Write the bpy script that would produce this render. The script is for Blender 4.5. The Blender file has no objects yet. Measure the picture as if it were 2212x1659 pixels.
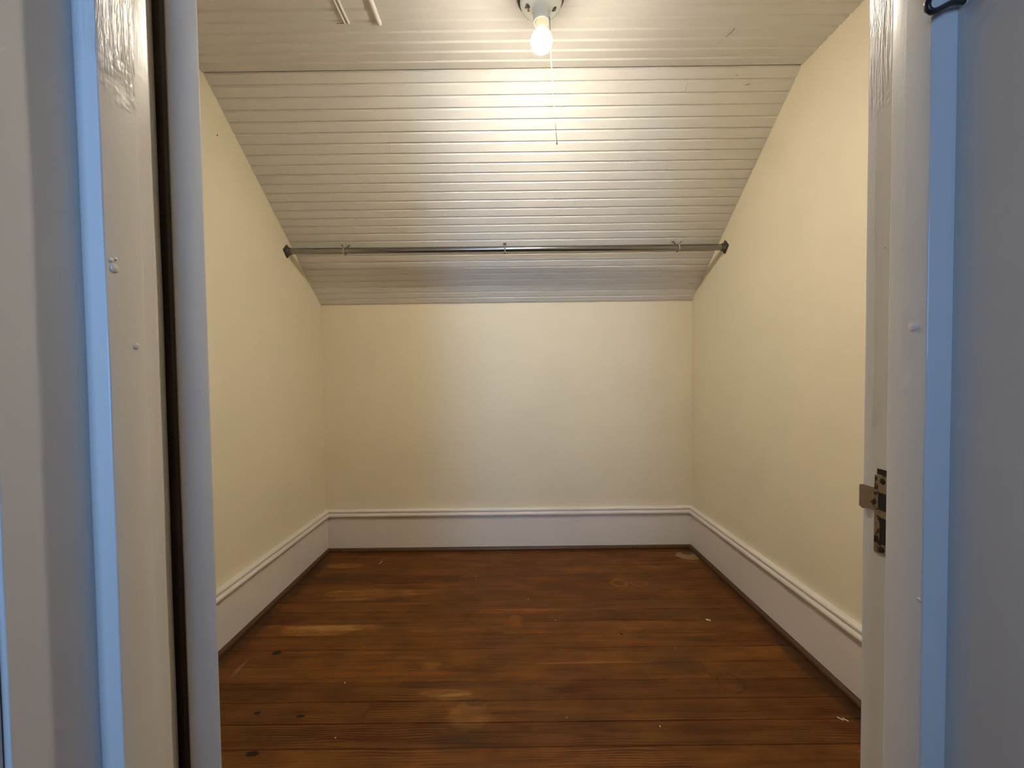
import bpy, bmesh, math, random
from mathutils import Vector, Matrix
random.seed(7)
S = bpy.context.scene
C = S.collection

# ------------------------------------------------------------------ camera
PITCH, ROLL, YAW = 0.0264, 0.0120, 0.0013
EYE = 1.0373
M = Matrix.Rotation(YAW, 3, 'Z') @ Matrix.Rotation(-PITCH, 3, 'X') @ Matrix.Rotation(ROLL, 3, 'Y')
right, fwd, up = M.col[0].copy(), M.col[1].copy(), M.col[2].copy()
cam_d = bpy.data.cameras.new('camera')
cam_d.sensor_fit = 'HORIZONTAL'; cam_d.sensor_width = 36.0
cam_d.lens = 36.0 * 831.0 / 2212.0
cam_d.clip_start = 0.01
cam = bpy.data.objects.new('camera', cam_d); C.objects.link(cam)
R4 = Matrix((right, up, -fwd)).transposed().to_4x4()
R4.translation = Vector((0, 0, EYE))
cam.matrix_world = R4
S.camera = cam

# ------------------------------------------------------------------ world, daylight, exposure
BULB_L = 1650.0
BULB_COL = (1.0, 0.895, 0.725)
DAY_W = 7.6
DAY_COL = (0.30, 0.56, 1.0)
S.view_settings.view_transform = 'Standard'
S.view_settings.look = 'None'
S.view_settings.gamma = 1.0
S.view_settings.use_curve_mapping = False
S.view_settings.exposure = -0.10
wd = bpy.data.worlds.new('world'); S.world = wd; wd.use_nodes = True
bg = wd.node_tree.nodes['Background']
bg.inputs[0].default_value = (0.45, 0.65, 1.0, 1); bg.inputs[1].default_value = 0.6
# daylight coming in through the bedroom window behind the camera
WX, WY, WZ, WW, WH = -0.36, -1.95, 1.32, 0.62, 1.15
ld = bpy.data.lights.new('window_daylight', 'AREA')
ld.shape = 'RECTANGLE'; ld.size = WW; ld.size_y = WH; ld.energy = DAY_W; ld.color = DAY_COL
ld.spread = math.radians(66)
lo = bpy.data.objects.new('window_daylight', ld); C.objects.link(lo)
lo.location = (WX, WY - 0.10, WZ)
lo.rotation_euler = (math.radians(90), 0, 0)   # area lights shine along local -Z, here +Y

# ------------------------------------------------------------------ helpers
def tag(o, label=None, cat=None, group=None, kind=None):
    if label: o['label'] = label
    if cat: o['category'] = cat
    if group: o['group'] = group
    if kind: o['kind'] = kind
    return o

def sharpen(bm, ang=35):
    lim = math.radians(ang)
    for f in bm.faces: f.smooth = True
    for e in bm.edges:
        e.smooth = len(e.link_faces) == 2 and e.calc_face_angle(4) < lim

def finish(name, bm, mat, parent=None, smooth=True, ang=35):
    bmesh.ops.recalc_face_normals(bm, faces=bm.faces)
    if smooth: sharpen(bm, ang)
    me = bpy.data.meshes.new(name); bm.to_mesh(me); bm.free()
    if mat: me.materials.append(mat)
    return link(name, me, parent)

def link(name, me, parent=None):
    o = bpy.data.objects.new(name, me); C.objects.link(o)
    if parent: o.parent = parent
    return o

def empty(name, loc=(0, 0, 0)):
    o = bpy.data.objects.new(name, None); C.objects.link(o); o.location = loc
    o.empty_display_size = 0.05
    return o

def box(bm, a, b, bev=0, seg=2):
    x0, y0, z0 = a; x1, y1, z1 = b
    vs = [bm.verts.new(p) for p in ((x0,y0,z0),(x1,y0,z0),(x1,y1,z0),(x0,y1,z0),(x0,y0,z1),(x1,y0,z1),(x1,y1,z1),(x0,y1,z1))]
    fs = [bm.faces.new([vs[i] for i in q]) for q in ((0,3,2,1),(4,5,6,7),(0,1,5,4),(1,2,6,5),(2,3,7,6),(3,0,4,7))]
    if bev:
        es = list({e for f in fs for e in f.edges})
        bmesh.ops.bevel(bm, geom=es, offset=bev, segments=seg, profile=0.5, affect='EDGES')

def prism(bm, poly, z0, z1, f=lambda a, b, c: (a, b, c)):
    """polygon (a,b) extruded along c; f maps (a,b,c) to xyz"""
    lo = [bm.verts.new(f(a, b, z0)) for a, b in poly]
    hi = [bm.verts.new(f(a, b, z1)) for a, b in poly]
    n = len(poly)
    for i in range(n):
        bm.faces.new((lo[i], lo[(i+1) % n], hi[(i+1) % n], hi[i]))
    bm.faces.new(lo[::-1]); bm.faces.new(hi)

def strip(bm, p0, p1, nrm, prof):
    """profile (out, z) extruded on the floor line p0->p1, out along nrm; ends mitred by caller points"""
    n = Vector(nrm).normalized()
    rows = []
    for p in (Vector(p0), Vector(p1)):
        rows.append([bm.verts.new(p + n * a + Vector((0, 0, z))) for a, z in prof])
    k = len(prof)
    for i in range(k):
        bm.faces.new((rows[0][i], rows[0][(i+1) % k], rows[1][(i+1) % k], rows[1][i]))
    bm.faces.new(rows[0][::-1]); bm.faces.new(rows[1])

def lathe(bm, prof, center, seg=40, axis='Z', cap=False):
    cx, cy, cz = center
    rings = []
    for r, h in prof:
        ring = []
        if r < 1e-6:
            p = {'Z': (cx, cy, cz+h), 'X': (cx+h, cy, cz), 'Y': (cx, cy+h, cz)}[axis]
            v = bm.verts.new(p); ring = [v] * seg
        else:
            for i in range(seg):
                t = 2*math.pi*i/seg; a, b = r*math.cos(t), r*math.sin(t)
                p = {'Z': (cx+a, cy+b, cz+h), 'X': (cx+h, cy+a, cz+b), 'Y': (cx+a, cy+h, cz+b)}[axis]
                ring.append(bm.verts.new(p))
        rings.append(ring)
    for r0, r1 in zip(rings, rings[1:]):
        for i in range(seg):
            j = (i+1) % seg
            q = []
            for v in (r0[i], r0[j], r1[j], r1[i]):
                if v not in q: q.append(v)
            if len(q) > 2: bm.faces.new(q)

def tube(bm, pts, r, seg=10, closed=False, flat=1.0):
    pts = [Vector(p) for p in pts]
    n = len(pts); rings = []
    prev = None
    for i, p in enumerate(pts):
        if closed: t = pts[(i+1) % n] - pts[i-1]
        else: t = pts[min(i+1, n-1)] - pts[max(i-1, 0)]
        t.normalize()
        if prev is None:
            a = Vector((0, 0, 1)) if abs(t.z) < 0.9 else Vector((1, 0, 0))
        else: a = prev
        u = (a - t * a.dot(t)).normalized(); prev = u
        v = t.cross(u)
        rr = r[i] if isinstance(r, (list, tuple)) else r
        rings.append([bm.verts.new(p + u*rr*math.cos(2*math.pi*k/seg) + v*rr*flat*math.sin(2*math.pi*k/seg)) for k in range(seg)])
    m = n if closed else n-1
    for i in range(m):
        a, b = rings[i], rings[(i+1) % n]
        for k in range(seg):
            bm.faces.new((a[k], a[(k+1) % seg], b[(k+1) % seg], b[k]))
    if not closed:
        bm.faces.new(rings[0][::-1]); bm.faces.new(rings[-1])

# ------------------------------------------------------------------ materials
class NT:
    def __init__(s, name):
        s.m = bpy.data.materials.new(name); s.m.use_nodes = True
        s.t = s.m.node_tree; s.b = s.t.nodes['Principled BSDF']
    def n(s, typ, **kw):
        nd = s.t.nodes.new(typ)
        for k, v in kw.items():
            if k[0] == 'i' and (k[1].isupper() or k[1].isdigit()):
                key = k[1:]; key = int(key) if key.isdigit() else key
                nd.inputs[key].default_value = v
            else: setattr(nd, k, v)
        return nd
    def l(s, a, b): s.t.links.new(a, b)
    def math(s, op, a, b=None, clamp=False):
        nd = s.n('ShaderNodeMath', operation=op, use_clamp=clamp)
        for i, v in enumerate((a, b)):
            if v is None: continue
            if isinstance(v, (int, float)): nd.inputs[i].default_value = v
            else: s.l(v, nd.inputs[i])
        return nd.outputs[0]
    def mix(s, fac, a, b, blend='MIX'):
        nd = s.n('ShaderNodeMix', data_type='RGBA', blend_type=blend)
        for i, v in ((0, fac), (6, a), (7, b)):
            if isinstance(v, (int, float)): nd.inputs[i].default_value = v
            elif isinstance(v, tuple): nd.inputs[i].default_value = (*v, 1)
            else: s.l(v, nd.inputs[i])
        return nd.outputs[2]
    def pos(s, scale=(1, 1, 1), offset=None):
        g = s.n('ShaderNodeNewGeometry').outputs['Position']
        if offset is not None:
            ad = s.n('ShaderNodeVectorMath', operation='ADD'); s.l(g, ad.inputs[0]); s.l(offset, ad.inputs[1]); g = ad.outputs[0]
        mu = s.n('ShaderNodeVectorMath', operation='MULTIPLY'); mu.inputs[1].default_value = scale; s.l(g, mu.inputs[0])
        return mu.outputs[0]
    def noise(s, vec, scale, detail=3, rough=0.5, dist=0.0):
        nd = s.n('ShaderNodeTexNoise', iScale=scale, iDetail=detail, iRoughness=rough, iDistortion=dist)
        s.l(vec, nd.inputs['Vector']); return nd.outputs['Fac']
    def ramp(s, v, a, b, lo=0.0, hi=1.0):
        nd = s.n('ShaderNodeMapRange', interpolation_type='SMOOTHSTEP')
        s.l(v, nd.inputs[0])
        for i, x in enumerate((a, b, lo, hi)): nd.inputs[i+1].default_value = x
        return nd.outputs[0]
    def bump(s, h, strength, dist, prev=None):
        nd = s.n('ShaderNodeBump'); nd.inputs['Strength'].default_value = strength; nd.inputs['Distance'].default_value = dist
        s.l(h, nd.inputs['Height'])
        if prev: s.l(prev, nd.inputs['Normal'])
        return nd.outputs[0]

def paint(name, col, rough, var=0.06, bscale=220, bstr=0.12, streak=None, spec=0.4, wave=0.10):
    k = NT(name); p = k.pos()
    n1 = k.noise(p, 3.0, 4)
    c = k.mix(k.ramp(n1, 0.3, 0.7), tuple(x*(1-var) for x in col), tuple(min(1, x*(1+var*0.5)) for x in col))
    k.l(c, k.b.inputs['Base Color'])
    k.b.inputs['Roughness'].default_value = rough
    k.b.inputs['Specular IOR Level'].default_value = spec
    h = k.bump(k.noise(p, bscale, 2), bstr, 0.001)
    h = k.bump(k.noise(p, 14, 3), wave, 0.004, h)
    if streak:
        # vertical brush marks and old torn paint ridges
        v = k.pos((1, 1, 0.045))
        s1 = k.noise(v, 420, 4, 0.6, 0.6)
        h = k.bump(s1, 0.10, 0.0008, h)
    if streak == 2:
        ps = k.pos((1, 1, 1)); sep = k.n('ShaderNodeSeparateXYZ'); k.l(ps, sep.inputs[0])
        wob = k.noise(p, 60, 2)
        zz = k.math('ADD', sep.outputs[2], k.math('MULTIPLY', wob, 0.10))
        msk = k.ramp(zz, 1.335, 1.385)
        s2 = k.noise(k.pos((1, 1, 0.07)), 260, 3, 0.55, 1.2)
        h = k.bump(k.math('MULTIPLY', s2, msk), 0.55, 0.003, h)
    k.l(h, k.b.inputs['Normal'])
    return k.m

def plain(name, col, rough, metal=0.0, bscale=300, bstr=0.05, var=0.1):
    k = NT(name); p = k.pos()
    n1 = k.noise(p, 40, 3)
    c = k.mix(n1, tuple(x*(1-var) for x in col), tuple(min(1, x*(1+var)) for x in col))
    k.l(c, k.b.inputs['Base Color'])
    k.b.inputs['Roughness'].default_value = rough; k.b.inputs['Metallic'].default_value = metal
    k.l(k.bump(k.noise(p, bscale, 2), bstr, 0.001), k.b.inputs['Normal'])
    return k.m

def floor_wood():
    k = NT('aged_pine_floor')
    oi = k.n('ShaderNodeObjectInfo').outputs['Random']
    off = k.n('ShaderNodeCombineXYZ'); k.l(k.math('MULTIPLY', oi, 7.0), off.inputs[0]); k.l(k.math('MULTIPLY', oi, 3.0), off.inputs[1])
    P = k.pos()
    g1 = k.noise(k.pos((1.6, 26, 26), off.outputs[0]), 1.6, 4, 0.55, 0.6)       # soft figure along the board
    g2 = k.noise(k.pos((6, 150, 150), off.outputs[0]), 1.0, 4, 0.6, 0.3)        # fine pores
    wv = k.n('ShaderNodeTexWave', wave_type='BANDS', bands_direction='Y', wave_profile='SAW')
    wv.inputs['Scale'].default_value = 21; wv.inputs['Distortion'].default_value = 7.0
    wv.inputs['Detail'].default_value = 1.5; wv.inputs['Detail Scale'].default_value = 0.55
    k.l(k.pos((0.42, 1.9, 1), off.outputs[0]), wv.inputs['Vector'])
    cath = k.ramp(wv.outputs['Fac'], 0.15, 0.95)
    cmask = k.ramp(k.noise(k.pos((1.2, 4.0, 1), off.outputs[0]), 1.9, 2), 0.46, 0.66)          # plain-sawn figure only here and there
    cathm = k.math('ADD', 0.5, k.math('MULTIPLY', k.math('SUBTRACT', cath, 0.5), k.math('ADD', 0.12, cmask)))
    blot = k.noise(k.pos((2.6, 5.5, 1)), 2.4, 4, 0.6)
    fig = k.math('ADD', k.math('ADD', k.math('MULTIPLY', g1, 0.36), k.math('MULTIPLY', blot, 0.34)), k.math('ADD', k.math('MULTIPLY', cathm, 0.17), k.math('MULTIPLY', g2, 0.15)))
    c = k.mix(k.ramp(fig, 0.34, 0.70), (0.058, 0.0180, 0.0029), (0.212, 0.077, 0.0132))
    tint = k.math('ADD', 0.82, k.math('MULTIPLY', oi, 0.34))
    tv = k.n('ShaderNodeCombineColor'); [k.l(tint, tv.inputs[i]) for i in range(3)]
    c = k.mix(1.0, c, tv.outputs[0], 'MULTIPLY')
    # reddish stain wear towards the door, large scale
    big = k.noise(k.pos((1.0, 2.2, 1)), 2.1, 3, 0.55)
    c = k.mix(k.ramp(big, 0.45, 0.72, 0, 0.45), c, (0.115, 0.036, 0.007))
    c = k.mix(k.ramp(big, 0.50, 0.30, 0, 0.35), c, (0.115, 0.052, 0.012))
    # irregular edges for the worn and stained patches
    wob = k.math('ADD', k.math('MULTIPLY', k.noise(k.pos((3.2, 24, 1)), 1.5, 4, 0.65), 0.55), k.math('MULTIPLY', k.noise(k.pos((1, 1, 1)), 17, 4, 0.6), 0.45))
    def patch(cx, cy, rx, ry, soft=0.5, amp=1.0):
        sb = k.n('ShaderNodeVectorMath', operation='SUBTRACT'); k.l(P, sb.inputs[0]); sb.inputs[1].default_value = (cx, cy, 0)
        mu = k.n('ShaderNodeVectorMath', operation='MULTIPLY'); k.l(sb.outputs[0], mu.inputs[0]); mu.inputs[1].default_value = (1/rx, 1/ry, 0)
        ln = k.n('ShaderNodeVectorMath', operation='LENGTH'); k.l(mu.outputs[0], ln.inputs[0])
        d = k.math('ADD', ln.outputs['Value'], k.math('MULTIPLY', k.math('SUBTRACT', wob, 0.5), 1.6*amp))
        return k.ramp(d, 1.0, 1.0-soft)
    pale = [(-0.93,2.076,.12,.030,.25),(-0.68,1.80,.26,.050,.3),(-0.82,1.54,.20,.040,.4),(-0.72,1.755,.22,.012,.5),(-0.35,1.53,.10,.010,.5),
            (-0.145,1.145,.085,.060,.45),(-0.20,1.210,.09,.018,.45),(-0.23,1.225,.10,.018,.4),(-0.70,1.56,.34,.020,.7),(-0.30,1.345,.05,.03,.7),(0.10,1.66,.35,.02,.8)]
    for cx, cy, rx, ry, so in pale:
        c = k.mix(k.math('MULTIPLY', patch(cx, cy, rx, ry, so), 0.80), c, k.mix(1.0, c, (1.75, 2.05, 2.7), 'MULTIPLY'))
    c = k.mix(k.math('MULTIPLY', patch(0.985, 2.15, .075, .055, .12, .7), 0.85), c, (0.33, 0.20, 0.09))
    c = k.mix(k.math('MULTIPLY', patch(0.0, 1.595, .035, .05, .5), 0.5), c, (0.27, 0.09, 0.012))
    for cx, cy, rx, ry, so, w in [(0.57,1.335,.16,.055,.8,.55),(-0.50,1.55,.10,.06,.8,.5),(-0.85,1.95,.30,.06,.6,.40),(0.30,1.80,.16,.05,.9,.3),
                                  (0.40,1.93,.16,.03,.7,.35),(-0.18,1.06,.13,.05,.7,.35),(-0.13,1.19,.04,.02,.5,.5),(-0.60,1.75,.14,.020,.5,.5),
                                  (1.03,1.85,.05,.40,.7,.6),(1.03,1.35,.055,.35,.6,.75),(1.04,1.10,.05,.10,.6,.8),(0.99,2.19,.05,.05,.5,.7),
                                  (-1.06,1.95,.045,.30,.6,.7),(-1.07,1.5,.05,.30,.7,.6)]:
        c = k.mix(k.math('MULTIPLY', patch(cx, cy, rx, ry, so), w), c, (0.036, 0.019, 0.009))
    # knots
    for cx, cy, rx, ry in [(-0.898,1.418,.021,.014),(-0.729,1.032,.022,.010),(-0.80,1.16,.012,.007),(-0.66,1.147,.016,.006),(0.42,1.50,.008,.006)]:
        c = k.mix(patch(cx, cy, rx, ry, .4, .25), c, (0.014, 0.006, 0.003))
    # pale filler in the open seam, thin scuff by the left jamb
    c = k.mix(k.math('MULTIPLY', patch(0.275, 1.3517, .26, .0018, .4, .0), 0.8), c, (0.36, 0.19, 0.06))
    c = k.mix(k.math('MULTIPLY', patch(-0.985, 1.345, .012, .060, .8, .6), 0.45), c, (0.30, 0.22, 0.14))
    # two pale ring marks
    def ring(cx, cy, rx, ry, w):
        sb = k.n('ShaderNodeVectorMath', operation='SUBTRACT'); k.l(P, sb.inputs[0]); sb.inputs[1].default_value = (cx, cy, 0)
        mu = k.n('ShaderNodeVectorMath', operation='MULTIPLY'); k.l(sb.outputs[0], mu.inputs[0]); mu.inputs[1].default_value = (1/rx, 1/ry, 0)
        ln = k.n('ShaderNodeVectorMath', operation='LENGTH'); k.l(mu.outputs[0], ln.inputs[0])
        d = k.math('ABSOLUTE', k.math('SUBTRACT', ln.outputs['Value'], 1.0))
        return k.math('MULTIPLY', k.ramp(d, w, 0.0), k.ramp(wob, 0.35, 0.6, 0.35, 1.0))
    c = k.mix(k.math('MULTIPLY', ring(0.515, 1.872, .036, .030, .35), 0.7), c, (0.30, 0.135, 0.02))
    c = k.mix(k.math('MULTIPLY', ring(0.612, 1.868, .040, .024, .30), 0.5), c, (0.30, 0.135, 0.02))
    # curved dark gouge
    c = k.mix(k.math('MULTIPLY', ring(0.715, 1.255, .042, .040, .16), 0.5), c, (0.03, 0.012, 0.005))
    k.l(c, k.b.inputs['Base Color'])
    ro = k.math('ADD', 0.40, k.math('MULTIPLY', k.noise(P, 6, 3), 0.22)); k.l(ro, k.b.inputs['Roughness'])
    k.b.inputs['Specular IOR Level'].default_value = 0.19
    h = k.bump(cathm, 0.10, 0.0008); h = k.bump(g2, 0.14, 0.0006, h)
    k.l(h, k.b.inputs['Normal'])
    return k.m

def dark_wood(name, a, b, rough=0.45):
    k = NT(name)
    g = k.noise(k.pos((8, 8, 3)), 9, 4, 0.6, 0.5)
    k.l(k.mix(g, a, b), k.b.inputs['Base Color']); k.b.inputs['Roughness'].default_value = rough
    k.l(k.bump(g, 0.15, 0.002), k.b.inputs['Normal'])
    return k.m

CREAM = paint('cream_wall_paint', (0.86, 0.775, 0.60), 0.62, 0.025, 180, 0.10, spec=0.25)
CEILW = paint('white_board_paint', (0.79, 0.765, 0.715), 0.62, 0.03, 260, 0.08, spec=0.25, wave=0.03)
TRIMW = paint('white_trim_paint', (0.82, 0.775, 0.725), 0.36, 0.04, 240, 0.10, spec=0.4)
FRAMEW = paint('brushed_white_frame_paint', (0.78, 0.755, 0.735), 0.27, 0.04, 240, 0.08, streak=1, spec=0.5)
STOPW = paint('old_ridged_white_paint', (0.78, 0.755, 0.735), 0.27, 0.04, 240, 0.08, streak=2, spec=0.5)
ROOMW = paint('cream_bedroom_paint', (0.60, 0.50, 0.34), 0.6, 0.03)
WOOD = floor_wood()
SHOE = dark_wood('dark_stained_moulding', (0.035, 0.016, 0.007), (0.115, 0.055, 0.022), 0.38)
DARKDOOR = dark_wood('stained_door_gap_shade', (0.010, 0.004, 0.002), (0.03, 0.013, 0.006), 0.6)  # brown stain taken near black, standing in for shade in the hinge gap
STEEL = plain('galvanised_steel', (0.25, 0.245, 0.235), 0.24, 1.0, 160, 0.06)
SHINY = plain('bright_galvanised_wire', (0.72, 0.71, 0.68), 0.28, 1.0)
DSTEEL = plain('dull_grey_metal', (0.17, 0.167, 0.155), 0.42, 1.0, 200, 0.10)
BRASS = plain('brass_screw_metal', (0.60, 0.42, 0.16), 0.35, 1.0)
BLACK = plain('black_hook_enamel', (0.018, 0.018, 0.020), 0.32, 0.0, 300, 0.08)
PORC = plain('white_porcelain', (0.74, 0.76, 0.72), 0.16, 0.0, 120, 0.01, 0.02)
DARKM = plain('dark_brown_metal', (0.10, 0.075, 0.06), 0.6, 0.3)
HOLE = plain('dark_mortise_wood', (0.012, 0.009, 0.006), 0.8)
CRUMB = plain('pale_paint_crumb', (0.72, 0.64, 0.50), 0.7)

def aged_brass():
    k = NT('worn_strike_metal'); p = k.pos()
    n = k.noise(p, 90, 4, 0.6)
    c = k.mix(k.ramp(n, 0.53, 0.60), (0.30, 0.235, 0.16), (0.035, 0.030, 0.020))
    k.l(c, k.b.inputs['Base Color']); k.b.inputs['Metallic'].default_value = 0.7
    k.b.inputs['Roughness'].default_value = 0.38
    k.l(k.bump(n, 0.2, 0.001), k.b.inputs['Normal']); return k.m
STRIKE = aged_brass()

def bulb_mat():
    k = NT('lit_frosted_glass')
    k.b.inputs['Base Color'].default_value = (0.9, 0.88, 0.82, 1)
    k.b.inputs['Emission Color'].default_value = (*BULB_COL, 1)
    # the diffuser gives most of its light downwards, little next to the base
    tc = k.n('ShaderNodeTexCoord').outputs['Object']; sp = k.n('ShaderNodeSeparateXYZ'); k.l(tc, sp.inputs[0])
    k.l(k.ramp(sp.outputs[2], -0.0315, 0.003, BULB_L, BULB_L*0.010), k.b.inputs['Emission Strength'])
    k.m.cycles.emission_sampling = 'FRONT'
    return k.m
GLOW = bulb_mat()
NECK = plain('bulb_neck_frosted_glass', (0.86, 0.74, 0.52), 0.5)
nb = NECK.node_tree.nodes['Principled BSDF']
nb.inputs['Emission Color'].default_value = (1.0, 0.80, 0.50, 1); nb.inputs['Emission Strength'].default_value = 0.5
NECK.cycles.emission_sampling = 'NONE'

def glass_mat():
    k = NT('window_glass')
    tr = k.n('ShaderNodeBsdfTransparent'); gl = k.n('ShaderNodeBsdfGlossy', iRoughness=0.02)
    mx = k.n('ShaderNodeMixShader'); mx.inputs[0].default_value = 0.06
    k.l(tr.outputs[0], mx.inputs[1]); k.l(gl.outputs[0], mx.inputs[2])
    k.l(mx.outputs[0], k.t.nodes['Material Output'].inputs[0]); return k.m
GLASS = glass_mat()

# ------------------------------------------------------------------ room geometry (metres; y = depth from the camera)
D = 2.25
def XL(d): return -1.1047 - 0.0059 * (D - d)
def XR(d): return 1.0447 + 0.0198 * (D - d)
CEIL, KNEE, YB = 2.1474, 1.4526, 1.4317
YF, YR = 0.410, 0.279       # closet face and bedroom face of the door wall
TW = 0.006                  # wall plane lies this far behind the baseboard line

# floor: slab, then each board as a part
bm = bmesh.new(); box(bm, (-1.25, 0.20, -0.10), (1.25, 2.40, -0.0225))
floor = finish('floor', bm, SHOE, None, False)
tag(floor, 'worn reddish brown pine board floor of the closet', 'floor', kind='structure')
PW = 0.0770
def board_mesh(x0, x1, w):
    bm = bmesh.new(); c = 0.0012
    prof = [(0, -.022), (w-.0010, -.022), (w-.0010, -c), (w-.0010-c, 0), (c, 0), (0, -c)]
    prism(bm, prof, x0, x1, lambda a, b, x: (x, a, b))
    bmesh.ops.recalc_face_normals(bm, faces=bm.faces)
    me = bpy.data.meshes.new('floor_board'); bm.to_mesh(me); bm.free(); me.materials.append(WOOD)
    return me
full = board_mesh(-1.12, 1.09, PW)
y = 1.7365 - 20 * PW
cuts = {9: 0.30, 12: -0.46, 14: 0.66, 17: -0.05, 19: 0.34, 22: -0.28, 24: 0.52, 7: -0.30}
for i in range(27):
    yy = y + i * PW
    if yy + PW > 2.262: break
    dz = random.uniform(-0.0006, 0.0)
    ms = [full]
    if i in cuts: ms = [board_mesh(-1.12, cuts[i]-0.0005, PW), board_mesh(cuts[i]+0.0005, 1.09, PW)]
    for me in ms:
        o = link('floor_board', me, floor); o.location = (0, yy, dz)
last = y + i * PW
o = link('floor_board', board_mesh(-1.12, 1.09, 2.262 - last), floor); o.location = (0, last, 0)

# bedroom floor the camera stands over
BEDF = dark_wood('brown_bedroom_boards', (0.10, 0.035, 0.008), (0.17, 0.065, 0.016))
bm = bmesh.new(); box(bm, (-1.7, -2.05, -0.10), (1.7, 0.1995, 0.0))
tag(finish('floor_bedroom', bm, BEDF, None, False), 'brown wooden floor of the bedroom in front of the closet door', 'floor', kind='structure')

# walls
bm = bmesh.new()
prism(bm, [(-1.30, D+TW), (1.30, D+TW), (1.30, D+.10), (-1.30, D+.10)], -0.1, 1.60)
tag(finish('wall_back', bm, CREAM, None, False), 'low cream knee wall at the back of the closet', 'wall', kind='structure')
bm = bmesh.new()
prism(bm, [(XL(YF-.02)-TW, YF-.02), (XL(D+TW)-TW, D+TW), (XL(D)-.12, D+TW), (XL(YF)-.12, YF-.02)], -0.1, 2.30)
wl = tag(finish('wall_left', bm, CREAM, None, False), 'cream painted left side wall of the closet', 'wall', kind='structure')
bm = bmesh.new()
prism(bm, [(XR(YF-.02)+TW, YF-.02), (XR(D+TW)+TW, D+TW), (XR(D)+.12, D+TW), (XR(YF)+.12, YF-.02)], -0.1, 2.30)
tag(finish('wall_right', bm, CREAM, None, False), 'cream painted right side wall of the closet', 'wall', kind='structure')
# nail hole on the left wall
bm = bmesh.new(); lathe(bm, [(0, .0005), (.0028, .0005), (.0028, -.002), (0, -.002)], (XL(1.49)-TW+.0005, 1.4909, 1.9607), 8, 'X')
finish('nail_hole', bm, HOLE, wl)

# door wall
bm = bmesh.new()
box(bm, (-1.70, YR, -0.1), (-0.402, YF, 2.45)); box(bm, (0.412, YR, -0.1), (1.70, YF, 2.45)); box(bm, (-0.402, YR, 2.03), (0.412, YF, 2.45))
tag(finish('wall_front', bm, CREAM, None, False), 'wall holding the closet doorway around the view', 'wall', kind='structure')

# bedroom shell behind the camera
bm = bmesh.new(); box(bm, (-1.80, -2.05, -0.1), (-1.70, YF, 2.45))
tag(finish('wall_bedroom_left', bm, ROOMW, None, False), 'cream bedroom wall to the left behind the camera', 'wall', kind='structure')
bm = bmesh.new(); box(bm, (1.70, -2.05, -0.1), (1.80, YF, 2.45))
tag(finish('wall_bedroom_right', bm, ROOMW, None, False), 'cream bedroom wall to the right behind the camera', 'wall', kind='structure')
bm = bmesh.new()
wx0, wx1, wz0, wz1 = WX-WW/2, WX+WW/2, WZ-WH/2, WZ+WH/2
box(bm, (-1.80, -2.05, -0.1), (wx0, WY, 2.45)); box(bm, (wx1, -2.05, -0.1), (1.80, WY, 2.45))
box(bm, (wx0, -2.05, -0.1), (wx1, WY, wz0)); box(bm, (wx0, -2.05, wz1), (wx1, WY, 2.45))
tag(finish('wall_bedroom_back', bm, ROOMW, None, False), 'cream bedroom wall with the window behind the camera', 'wall', kind='structure')
bm = bmesh.new(); box(bm, (-1.80, -2.05, 2.45), (1.80, YF, 2.55))
tag(finish('ceiling_bedroom', bm, ROOMW, None, False), 'plain cream bedroom ceiling outside the closet', 'ceiling', kind='structure')
win = tag(empty('window_1', (WX, WY, wz0)), 'white sash window in the bedroom wall behind the camera', 'window', kind='structure')
bm = bmesh.new()
for a, b in (((wx0-.07, WY-.03, wz0-.07), (wx0+.02, WY+.018, wz1+.07)), ((wx1-.02, WY-.03, wz0-.07), (wx1+.07, WY+.018, wz1+.07)),
             ((wx0+.02, WY-.03, wz1-.02), (wx1-.02, WY+.018, wz1+.07)), ((wx0+.02, WY-.03, wz0-.07), (wx1-.02, WY+.03, wz0+.02))):
    box(bm, tuple(p-q for p, q in zip(a, win.location)), tuple(p-q for p, q in zip(b, win.location)), .003)
finish('window_frame', bm, TRIMW, win)
for zc in (WZ-WH/4, WZ+WH/4):
    bm = bmesh.new(); box(bm, (-WW/2+.02, -.052, zc-wz0-WH/4+.012), (WW/2-.02, -.048, zc-wz0+WH/4-.012)); finish('pane', bm, GLASS, win, False)
bm = bmesh.new(); box(bm, (-WW/2+.02, -.06, WH/2-.015), (WW/2-.02, -.03, WH/2+.015), .003); finish('meeting_rail', bm, TRIMW, win)

# ceilings: backing slab + each board
def plank_mesh(x0, x1, w):
    bm = bmesh.new(); c, dp, th = 0.0050, 0.0056, 0.014
    prof = [(0, dp), (c, 0), (w-c, 0), (w, dp), (w, th), (0, th)]
    prism(bm, prof, x0, x1, lambda a, b, x: (x, a, b))
    bmesh.ops.recalc_face_normals(bm, faces=bm.faces)
    me = bpy.data.meshes.new('ceiling_board'); bm.to_mesh(me); bm.free(); me.materials.append(CEILW)
    return me
bm = bmesh.new(); box(bm, (-1.30, YF-.005, CEIL+.0145), (1.30, YB+.03, CEIL+.10))
ceil = tag(finish('ceiling', bm, CEILW, None, False), 'flat part of the white beadboard closet ceiling', 'ceiling', kind='structure')
FP = 0.0394
fullp = plank_mesh(-1.125, 1.085, FP)
i = 0
while YB - (i+1)*FP > YF - .03:
    ms = [fullp]
    if i in (2, 3): 
        j = 0.722 if i == 3 else 0.712
        ms = [plank_mesh(-1.125, j-.0004, FP), plank_mesh(j+.0004, 1.085, FP)]
    for me in ms:
        o = link('ceiling_board', me, ceil); o.location = (0, YB - (i+1)*FP, CEIL + random.uniform(-.0003, .0003))
    i += 1
ul = math.hypot(D-YB, CEIL-KNEE); uy, uz = (D-YB)/ul, (KNEE-CEIL)/ul
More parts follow.
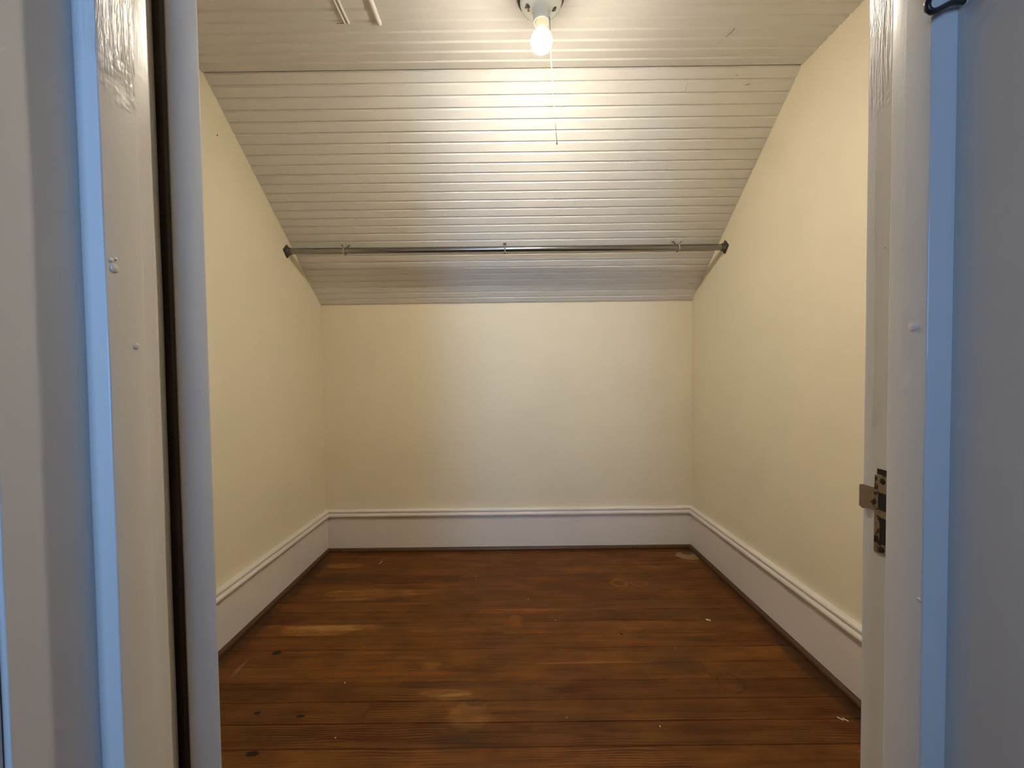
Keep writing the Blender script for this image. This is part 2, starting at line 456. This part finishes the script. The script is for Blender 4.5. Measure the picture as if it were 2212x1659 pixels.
ny, nz = -uz, uy            # away from the room (up and back)
bm = bmesh.new()
prism(bm, [(YB-.02*uy+.0145*ny, CEIL-.02*uz+.0145*nz), (YB+(ul+.06)*uy+.0145*ny, CEIL+(ul+.06)*uz+.0145*nz), (YB+(ul+.06)*uy+.09*ny, CEIL+(ul+.06)*uz+.09*nz), (YB-.02*uy+.09*ny, CEIL-.02*uz+.09*nz)],
      -1.30, 1.30, lambda a, b, x: (x, a, b))
slope = tag(finish('ceiling_slope', bm, CEILW, None, False), 'sloping white beadboard part of the closet ceiling', 'ceiling', kind='structure')
SP = 0.0398
fulls = plank_mesh(-1.125, 1.085, SP)
ang = math.atan2(uz, uy)
joints = {1: 0.668, 8: 0.680, 6: -0.4985, 7: -0.4985, 16: 0.083, 17: 0.084, 21: -0.62, 12: 0.30}
for i in range(27):
    ms = [fulls]
    if i in joints: ms = [plank_mesh(-1.125, joints[i]-.0003, SP), plank_mesh(joints[i]+.0003, 1.085, SP)]
    for q, me in enumerate(ms):
        o = link('ceiling_board', me, slope); e = random.uniform(-.0003, .0003) + (-.0006 if q else 0)
        o.location = (0, YB + i*SP*uy + e*ny, CEIL + i*SP*uz + e*nz); o.rotation_euler = (ang, 0, 0)

# dark cracks in the ceiling paint
def crack(parent, pts, n, w):
    bm = bmesh.new(); n = Vector(n); m = len(pts)
    tube(bm, [Vector(p) - n*.0001 for p in pts], [w*(.35+.65*math.sin(math.pi*(i+.5)/m)) for i in range(m)], 6)
    finish('paint_crack', bm, HOLE, parent)
def onslope(x, s): return (x, YB + s*uy, CEIL + s*uz)
crack(slope, [onslope(.884, .0575), onslope(.894, .0545), onslope(.904, .0525)], (0, ny, nz), .0014)
crack(slope, [onslope(.838, .0265), onslope(.846, .0255)], (0, ny, nz), .0008)
crack(ceil, [(.7315, 1.2745, CEIL), (.7335, 1.284, CEIL), (.728, 1.297, CEIL), (.722, 1.309, CEIL)], (0, 0, 1), .0009)
crack(ceil, [(-.541, 1.2405, CEIL), (-.526, 1.2405, CEIL), (-.514, 1.2405, CEIL)], (0, 0, 1), .0010)

# narrow mouldings left on the flat ceiling
t = tag(empty('trim_2', (-.507, .83, CEIL)), 'thin double ridge moulding on the flat ceiling, left of the half-round one', 'moulding', kind='structure')
for dx in (-.0070, .0045):
    bm = bmesh.new(); tube(bm, [(dx, -.41, 0), (dx, .405, 0), (dx, .4115, .002)], .0042, 12); finish('ridge', bm, CEILW, t)
bm = bmesh.new(); tube(bm, [(-.407, .42, CEIL+.001), (-.407, 1.238, CEIL+.001), (-.407, 1.2455, CEIL+.001), (-.407, 1.248, CEIL+.002)], [.0085, .0085, .0075, .004], 16)
tag(finish('trim_3', bm, CEILW), 'half-round white moulding running along the flat ceiling', 'moulding', kind='structure')

# baseboards: board, two-bead cap, stained shoe moulding (each wall one piece of trim with parts)
def arc(cx, cz, r, a0, a1, n):
    return [(cx + r*math.cos(math.radians(a0+(a1-a0)*i/n)), cz + r*math.sin(math.radians(a0+(a1-a0)*i/n))) for i in range(n+1)]
BOARD = [(-.006, .0), (.005, .0), (.005, .2035), (-.006, .2035)]
CAPP = [(-.006, .2015)] + [(.006, .2015)] + arc(.0075, .2150, .0125, -80, 62, 8) + arc(.0070, .2375, .0090, -50, 90, 8) + [(-.006, .2470)]
SHOEP = [(-.002, 0), (.019, 0)] + arc(.005, .005, .0150, 0, 90, 7) + [(-.002, .020)]
def base(name, label, p0, p1, nrm, m0=(0, 0), m1=(0, 0)):
    d = (Vector((*p1, 0)) - Vector((*p0, 0))).normalized()
    root = tag(empty(name, ((p0[0]+p1[0])/2, (p0[1]+p1[1])/2, 0)), label, 'baseboard', kind='structure')
    off = Vector(root.location)
    for nm, pr, mt in (('board', BOARD, TRIMW), ('cap_moulding', CAPP, TRIMW), ('shoe_moulding', SHOEP, SHOE)):
        bm = bmesh.new()
        n = Vector((*nrm, 0)).normalized()
        rows = []
        for p, mit in ((p0, m0), (p1, m1)):
            rows.append([bm.verts.new(Vector((*p, 0)) - off + n*a + d*(mit[0]*a) + Vector((0, 0, z))) for a, z in pr])
        k = len(pr)
        for i in range(k): bm.faces.new((rows[0][i], rows[0][(i+1) % k], rows[1][(i+1) % k], rows[1][i]))
        bm.faces.new(rows[0][::-1]); bm.faces.new(rows[1])
        finish(nm, bm, mt, root, True, 40)
    return root
base('baseboard_back', 'tall white baseboard along the back knee wall', (XL(D), D), (XR(D), D), (0, -1), (1, 0), (-1, 0))
base('baseboard_left', 'tall white baseboard along the left closet wall', (XL(YF), YF), (XL(D), D), (1, 0), (0, 0), (-1, 0))
base('baseboard_right', 'tall white baseboard along the right closet wall', (XR(YF), YF), (XR(D), D), (-1, 0), (0, 0), (-1, 0))

# ------------------------------------------------------------------ door frame
fr = tag(empty('trim_1', (0, .34, 0)), 'white painted door frame with stops around the closet doorway', 'door frame', kind='structure')
def fprism(name, poly, z0=-.02, z1=2.03, bev=.0012, mat=FRAMEW, parent=fr):
    bm = bmesh.new(); prism(bm, [(a, b-.34) for a, b in poly], z0, z1)
    bmesh.ops.recalc_face_normals(bm, faces=bm.faces)
    es = [e for e in bm.edges if abs((e.verts[0].co - e.verts[1].co).z) > .5]
    if bev: bmesh.ops.bevel(bm, geom=es, offset=bev, segments=3, profile=.5, affect='EDGES')
    # subdivide lengthwise and wobble so the painted edges are not ruler-straight
    es = [e for e in bm.edges if abs((e.verts[0].co - e.verts[1].co).z) > .5]
    bmesh.ops.subdivide_edges(bm, edges=es, cuts=60, use_grid_fill=True)
    for v in bm.verts:
        s = math.sin(v.co.z*9.3 + v.co.x*40) * .00025 + math.sin(v.co.z*31 + v.co.y*70) * .00012
        v.co.x += s; v.co.y += s*.6
    return finish(name, bm, mat, parent, True, 30)
fprism('jamb', [(-.41, YR), (-.3765, YR), (-.3765, .350), (-.3685, .350), (-.3685, .400), (-.3705, .411), (-.41, .411)])
fprism('door_stop', [(-.3775, .340), (-.3565, .340), (-.3565, .3756), (-.3775, .3756)], bev=.0014, mat=STOPW)
fprism('jamb', [(.42, YR), (.3875, YR), (.3875, .350), (.42, .350)])
fprism('jamb', [(.42, .350), (.3752, .350), (.3752, .4095), (.3762, .411), (.42, .411)], mat=STOPW)
fprism('door_stop', [(.3885, .340), (.3655, .340), (.3655, .3756), (.3885, .3756)], bev=.0014)
fprism('casing', [(-.500, YR-.022), (-.3815, YR-.022), (-.3815, YR), (-.500, YR)], bev=.002)
fprism('casing', [(.510, YR-.022), (.3925, YR-.022), (.3925, YR), (.510, YR)], bev=.002)
bm = bmesh.new(); box(bm, (-.3685, YR-.34, 2.005), (.3752, .07, 2.03), .001); finish('head_jamb', bm, FRAMEW, fr)
bm = bmesh.new(); box(bm, (-.3565, 0, 1.985), (.3655, .0356, 2.005), .001); finish('head_stop', bm, FRAMEW, fr)
bm = bmesh.new(); box(bm, (-.500, YR-.34-.022, 2.03), (.510, YR-.34, 2.14), .002); finish('head_casing', bm, FRAMEW, fr)
# nail heads and paint blobs on the stops
def blob(x, y, z, r, h, sx):
    bm = bmesh.new()
    lathe(bm, [(0, h*sx), (r*.55, h*.95*sx), (r*.85, h*.7*sx), (r, 0), (r, -.001*sx)], (x, y-.34, z), 16, 'X')
    finish('nail_head', bm, FRAMEW, fr)
blob(.3655, .3522, 1.0757, .0042, .0016, -1)
blob(.3655, .3433, .8287, .0018, .0008, -1)
blob(-.3565, .3483, 1.1363, .0040, .0014, 1)
blob(-.3565, .3455, 1.1430, .0018, .0010, 1)
blob(-.3565, .3495, 1.1450, .0014, .0010, 1)
blob(-.3565, .3657, 1.0677, .0030, .0012, 1)
blob(.3752, .3900, 1.1600, .0016, .0008, -1)

# strike plate let into the right rebate
bm = bmesh.new()
outer = [(.3757, .849), (.3966, .8483), (.3966, .8906), (.4000, .8910), (.4085, .8895), (.4118, .8912), (.4118, .9140), (.4090, .9150), (.3970, .9148), (.3962, .9285), (.3757, .931)]
def px(yv):      # the lip curls away from the jamb
    return .3752 - .0009 - max(0, yv-.4005)*.18
vs = [bm.verts.new((px(a), a-.34, b)) for a, b in outer]
bm.faces.new(vs)
r = bmesh.ops.extrude_face_region(bm, geom=bm.faces[:])
bmesh.ops.translate(bm, verts=[v for v in r['geom'] if isinstance(v, bmesh.types.BMVert)], vec=(.0012, 0, 0))
st = finish('strike_plate', bm, STRIKE, fr, False); st['label'] = 'worn brass strike plate with a projecting lip'
for a, b in (((.3745-.0006, .3757-.34, .8935), (.3752, .3925-.34, .9115)), ((.3745-.0006, .3757-.34, .8590), (.3752, .3905-.34, .8860))):
    bm = bmesh.new(); box(bm, a, b, .0003, 1); finish('latch_slot', bm, HOLE, st, False)
for zz in (.9235, .8535):
    bm = bmesh.new(); lathe(bm, [(0, -.0004), (.0024, -.0003), (.0032, 0)], (.3743, .3880-.34, zz), 10, 'X'); finish('screw', bm, HOLE, st)
bm = bmesh.new(); box(bm, (.37465, .3757-.34, .9295), (.3753, .3945-.34, .9355), .0002, 1); finish('paint_chip', bm, HOLE, st, False)

# ------------------------------------------------------------------ open door (hinge edge towards us)
P1 = Vector((-.3615, .4139)); P2 = P1 + Vector((.475, .88)) * .0308
ed = (P2-P1); TH = ed.length; ed.normalize(); bd = Vector((-ed.y, ed.x))
door = tag(empty('door_1', (P1.x, P1.y, .012)), 'closet door swung open, only its white hinge edge showing at the left', 'door', kind='structure')
door.rotation_euler = (0, 0, math.atan2(bd.y, bd.x))     # local x: along the leaf, local -y: towards ed
HW, HH = .690, 1.965
def lb(name, x0, x1, z0, z1, y0=0, y1=TH, mat=FRAMEW, bev=.001, parent=door):
    bm = bmesh.new(); box(bm, (x0, -y1, z0), (x1, -y0, z1), bev); return finish(name, bm, mat, parent)
lb('stile', .0006, .11, 0, HH, bev=.0018); lb('stile', HW-.11, HW, 0, HH)
for z0, z1 in ((0, .24), (.80, .95), (HH-.12, HH)): lb('rail', .11, HW-.11, z0, z1)
lb('panel', .108, HW-.108, .24, .80, TH*.28, TH*.72, bev=0); lb('panel', .108, HW-.108, .95, HH-.12, TH*.28, TH*.72, bev=0)
lb('stained_shade_face', .0002, HW, 0, HH, -.0035, .0003, DARKDOOR, 0)  # stained side of the leaf, its colour carries the gap's shade
for zc in (.22, 1.70):
    bm = bmesh.new(); lathe(bm, [(0, -.045), (.005, -.045), (.005, .045), (0, .045)], (-.001, -TH-.003, zc), 12); finish('hinge', bm, DSTEEL, door)
kn = lb('knob_plate', HW-.085, HW-.035, .80, .96, TH, TH+.003, DSTEEL)
bm = bmesh.new(); lathe(bm, [(.009, 0), (.009, -.022), (.022, -.030), (.027, -.042), (.022, -.054), (0, -.058)], (HW-.06, -TH-.003, .89), 20, 'Y'); finish('knob', bm, DSTEEL, kn)

# ------------------------------------------------------------------ closet rod
ra, rb = Vector((XL(1.925)-TW, 1.9245, 1.6580)), Vector((XR(1.916)+TW, 1.9160, 1.6492))
rod = tag(empty('closet_rod', (ra+rb)/2), 'grey steel closet rod spanning the side walls under the slope', 'rod')
def rl(p): return Vector(p) - Vector(rod.location)
dr = (rb-ra).normalized()
bm = bmesh.new(); tube(bm, [rl(ra+dr*.004), rl(ra+dr*.7), rl(rb-dr*.5), rl(rb-dr*.004)], .0148, 28); finish('pole', bm, STEEL, rod)
for p, s in ((ra, 1), (rb, -1)):
    bm = bmesh.new(); h = .034
    q = [(h*1.0, 0), (h*.16, h*.92), (0, h*1.0), (-h*.16, h*.92), (-h*1.0, 0), (-h*.16, -h*.92), (0, -h), (h*.16, -h*.92)]
    lo = [bm.verts.new(rl(p) + Vector((s*.0002, a, b))) for a, b in q]
    hi = [bm.verts.new(rl(p) + Vector((s*.0040, a*.94, b*.94))) for a, b in q]
    for i in range(8): bm.faces.new((lo[i], lo[(i+1) % 8], hi[(i+1) % 8], hi[i]))
    bm.faces.new(lo); bm.faces.new(hi)
    fl = finish('flange', bm, DSTEEL, rod)
    bm = bmesh.new(); lathe(bm, [(.0152, 0), (.0185, 0), (.0185, .016*s), (.0172, .018*s), (.0152, .018*s)], rl(p)+Vector((s*.003, 0, 0)), 28, 'X'); finish('socket', bm, DSTEEL, fl)
    for a, b in ((.0245, .0), (-.0245, .0)):
        bm = bmesh.new(); lathe(bm, [(0, s*.0024), (.0026, s*.0020), (.0036, 0)], rl(p)+Vector((s*.004, a, b)), 12, 'X'); finish('screw', bm, STEEL, fl)

# wire ring hangers that hold the rod under the slope
def sup(x, label, lean):
    t = (x-ra.x)/(rb.x-ra.x); c = ra.lerp(rb, t)
    s = tag(empty('rod_hanger', c), label, 'rod hanger', 'wire ring hangers holding the closet rod')
    bm = bmesh.new(); R = .0178
    tube(bm, [(lean*.05*R*math.sin(a)*4, R*math.cos(a), R*math.sin(a)) for a in [2*math.pi*i/28 for i in range(28)]], .0026, 8, True)
    finish('ring', bm, SHINY, s)
    # stem from the ring up to the slope, fanning out to a small foot plate
    sl = lambda yy: CEIL + (yy-YB)*uz/uy
    foot = Vector((lean*.008, 1.962-c.y, sl(1.962)-c.z))
    top = Vector((lean*.003, R*.6, R*.8))
    bm = bmesh.new(); tube(bm, [top, top.lerp(foot, .4)+Vector((0, 0, .001)), foot], [.0028, .0026, .0034], 8); finish('stem', bm, DSTEEL, s)
    bm = bmesh.new()
    fp = foot + Vector((0, -ny*.001, -nz*.001))
    q = [(-.010, -.004), (.010, -.004), (.006, .010), (-.006, .010)]
    lo = [bm.verts.new(fp + Vector((a, b*uy, b*uz))) for a, b in q]
    hi = [bm.verts.new(fp + Vector((a*.9, b*uy*.9-ny*.003, b*uz*.9-nz*.003))) for a, b in q]
    for i in range(4): bm.faces.new((lo[i], lo[(i+1) % 4], hi[(i+1) % 4], hi[i]))
    bm.faces.new(lo); bm.faces.new(hi); finish('foot_plate', bm, SHINY, s, False)
    # free cut end of the wire
    bm = bmesh.new(); tube(bm, [(-lean*.002, -.010, R*.82), (-lean*.008, -.012, R+.005), (-lean*.011, -.012, R+.011)], .0022, 8); finish('wire_end', bm, DSTEEL, s)
    bm = bmesh.new(); tube(bm, [(lean*.001, -.004, -R), (lean*.006, -.004, -R-.003), (lean*.008, -.003, -R-.006)], .0028, 8); finish('wire_tail', bm, DSTEEL, s)
sup(-.8236, 'wire ring hanger on the rod nearest the left wall', 1)
sup(-.0290, 'wire ring hanger at the middle of the rod', -.25)
sup(.8245, 'wire ring hanger on the rod nearest the right wall', -1)

# ------------------------------------------------------------------ lamp holder, bulb
BX, BY = .0965, 1.155
lh = tag(empty('lamp_holder', (BX, BY, CEIL)), 'round white porcelain lamp holder on the ceiling with pull chain', 'lamp holder')
bm = bmesh.new(); lathe(bm, [(0, .002), (.069, .002), (.069, -.013), (.066, -.016), (0, -.016)], (0, 0, 0), 48); finish('dark_ring', bm, DARKM, lh)  # dark brown ring showing around the porcelain
bm = bmesh.new()
lathe(bm, [(0, -.014), (.060, -.015), (.0615, -.019), (.0615, -.025), (.0590, -.031), (.050, -.036), (.038, -.040), (.029, -.044), (.0248, -.050), (.0232, -.060), (.0226, -.074), (.0226, -.081), (.0215, -.083), (.0195, -.083), (.0185, -.081), (.0185, -.060), (0, -.058)], (0, 0, 0), 48)
body = finish('porcelain_body', bm, PORC, lh, True, 50)
def disc(name, x, y, z, r, h, mat, par, sx=1.0, tilt=0, rot=0):
    bm = bmesh.new(); lathe(bm, [(0, -h), (r*.7, -h*.8), (r, 0), (r, .002)], (0, 0, 0), 18)
    for v in bm.verts: v.co.x *= sx
    o = finish(name, bm, mat, par); o.location = (x, y, z); o.rotation_euler = (0, tilt, rot); return o
# screw wells and screws on the flange
disc('screw_well', .0395, .006, -.0400, .0085, .0010, DARKM, lh, .75, -.42, .5)
disc('screw', .0405, .006, -.0405, .0040, .0030, STEEL, lh, 1, -.42)
disc('screw_well', -.0385, -.004, -.0402, .0085, .0010, DARKM, lh, .80, .42, -.5)
disc('screw', -.0410, -.009, -.0398, .0034, .0028, STEEL, lh, 1, .42)
disc('terminal', -.0360, .006, -.0412, .0042, .0030, BRASS, lh, 1, .42)
disc('terminal', -.0445, .000, -.0385, .0036, .0026, BRASS, lh, 1, .42)
bm = bmesh.new(); box(bm, (-.0125, -.051, -.0405), (.0125, -.034, -.0345), .0015); finish('raised_block', bm, PORC, lh)
bm = bmesh.new(); lathe(bm, [(0, 0), (.0040, 0), (.0042, -.008), (.0030, -.011), (.0015, -.012)], (.0258, .004, -.0505), 16); finish('chain_ferrule', bm, PORC, lh)
# bead pull chain, one part
bm = bmesh.new()
pts = []
n = 84
for i in range(n):
    t = i/(n-1)
    pts.append(Vector((.0258 + .0060*t + .0118*t*t, .004, -.0605 - .3640*t)))
for p in pts:
    bmesh.ops.create_icosphere(bm, subdivisions=1, radius=.00165, matrix=Matrix.Translation(p))
tube(bm, pts, .00055, 5)
finish('pull_chain', bm, STEEL, lh, True, 80)
bm = bmesh.new(); lathe(bm, [(0, .003), (.0016, .002), (.0022, -.003), (.0012, -.006), (0, -.006)], pts[-1]+Vector((0, 0, -.002)), 10); finish('chain_end', bm, STEEL, lh)

bl = tag(empty('light_bulb', (BX+.001, BY, 2.012)), 'glowing round frosted light bulb in the porcelain holder', 'light bulb')
bm = bmesh.new(); R = .0315
prof = [(0, -R)] + [(R*math.sin(math.radians(a)), -R*math.cos(math.radians(a))) for a in range(15, 121, 15)] + [(.0185, .0285)]
lathe(bm, prof, (0, 0, 0), 24); finish('glass_globe', bm, GLOW, bl, True, 60)
bm = bmesh.new(); lathe(bm, [(.0185, .0283), (.0165, .040), (.0158, .056), (.0140, .058), (.0140, .072), (0, .072)], (0, 0, 0), 40); finish('neck', bm, NECK, bl, True, 50)

# ------------------------------------------------------------------ screw hook on the right jamb
hk = tag(empty('screw_hook', (.3875, .334, 1.347)), 'black bent screw hook in the right side of the door frame', 'hook')
bm = bmesh.new()
path = [(.004, .001, .0012), (-.004, .0005, .0005), (-.014, -.001, -.0015), (-.022, -.002, -.0060), (-.028, -.003, -.0095), (-.0325, -.003, -.0105), (-.0355, -.003, -.0085),
        (-.0362, -.003, -.0040), (-.0340, -.003, .0015), (-.0300, -.003, .0075), (-.0262, -.003, .014), (-.0245, -.003, .022), (-.0265, -.003, .030), (-.0320, -.003, .035), (-.0380, -.003, .036)]
tube(bm, path, [.0020, .0022] + [.0024]*12 + [.0018], 12); finish('wire', bm, BLACK, hk, True, 60)
bm = bmesh.new(); lathe(bm, [(0, -.0008), (.0024, -.0008), (.0028, 0), (.0028, .001)], (0, 0.001, .0008), 14, 'X'); finish('collar', bm, FRAMEW, hk)

# ------------------------------------------------------------------ small litter on the floor
bm = bmesh.new()
tube(bm, [(.004, .016, .0008), (.007, .006, .001), (.006, -.006, .001), (-.001, -.016, .0008)], .0012, 6)
tag(finish('wood_shaving', bm, CRUMB), 'pale curled shaving on the floor near the back left corner', 'shaving').location = (-.7466, 2.1068, .0003)
bm = bmesh.new(); box(bm, (-.009, -.0035, 0), (.009, .0035, .003), .001, 1)
o = tag(finish('wood_chip', bm, CRUMB), 'small pale wood chip on the floor towards the right wall', 'chip'); o.location = (.8046, 1.5785, 0); o.rotation_euler = (0, 0, -.5)
for k, (dx, dy) in enumerate(((0, 0), (.012, -.003))):
    bm = bmesh.new(); box(bm, (-.0075, -.002, 0), (.0075, .002, .0015), .0006, 1)
    o = tag(finish('paint_flake', bm, CRUMB), ('left' if k == 0 else 'right') + ' one of two pale flakes side by side near the right door jamb', 'flake'); o.location = (.963+dx, 1.118+dy, 0); o.rotation_euler = (0, 0, -.9)
sp_me = None
spots = [(.1525, 1.1325, 'nearest the doorway at the centre'), (-.5787, 1.2728, 'in front of the dark knot at the left'), (.1688, 1.5896, 'beside the orange spot mid-floor'),
         (.60, 1.42, 'above the dark stain at the right'), (-.20, 1.95, 'towards the back wall, left of centre'), (.06, 1.74, 'behind the orange spot mid-floor'),
         (-.86, 2.13, 'in the back left corner'), (.42, 1.10, 'near the doorway, right of centre'), (-.52, 1.075, 'near the left door jamb by the lower knot'), (.02, 2.10, 'close to the back baseboard at the centre')]
for k, (x, yv, where) in enumerate(spots):
    if sp_me is None:
        bm = bmesh.new(); bmesh.ops.create_icosphere(bm, subdivisions=1, radius=.0018)
        for v in bm.verts: v.co.z *= .6; v.co.x *= 1.4
        o = finish('crumb', bm, CRUMB); sp_me = o.data
    else: o = link('crumb', sp_me)
    o.location = (x, yv, .0006); o.rotation_euler = (0, 0, k*.7); q = .7+.5*((k*37) % 10)/10; o.scale = (q, q, q)
    tag(o, 'tiny pale crumb on the floor ' + where, 'crumb', 'tiny crumbs scattered over the floor')
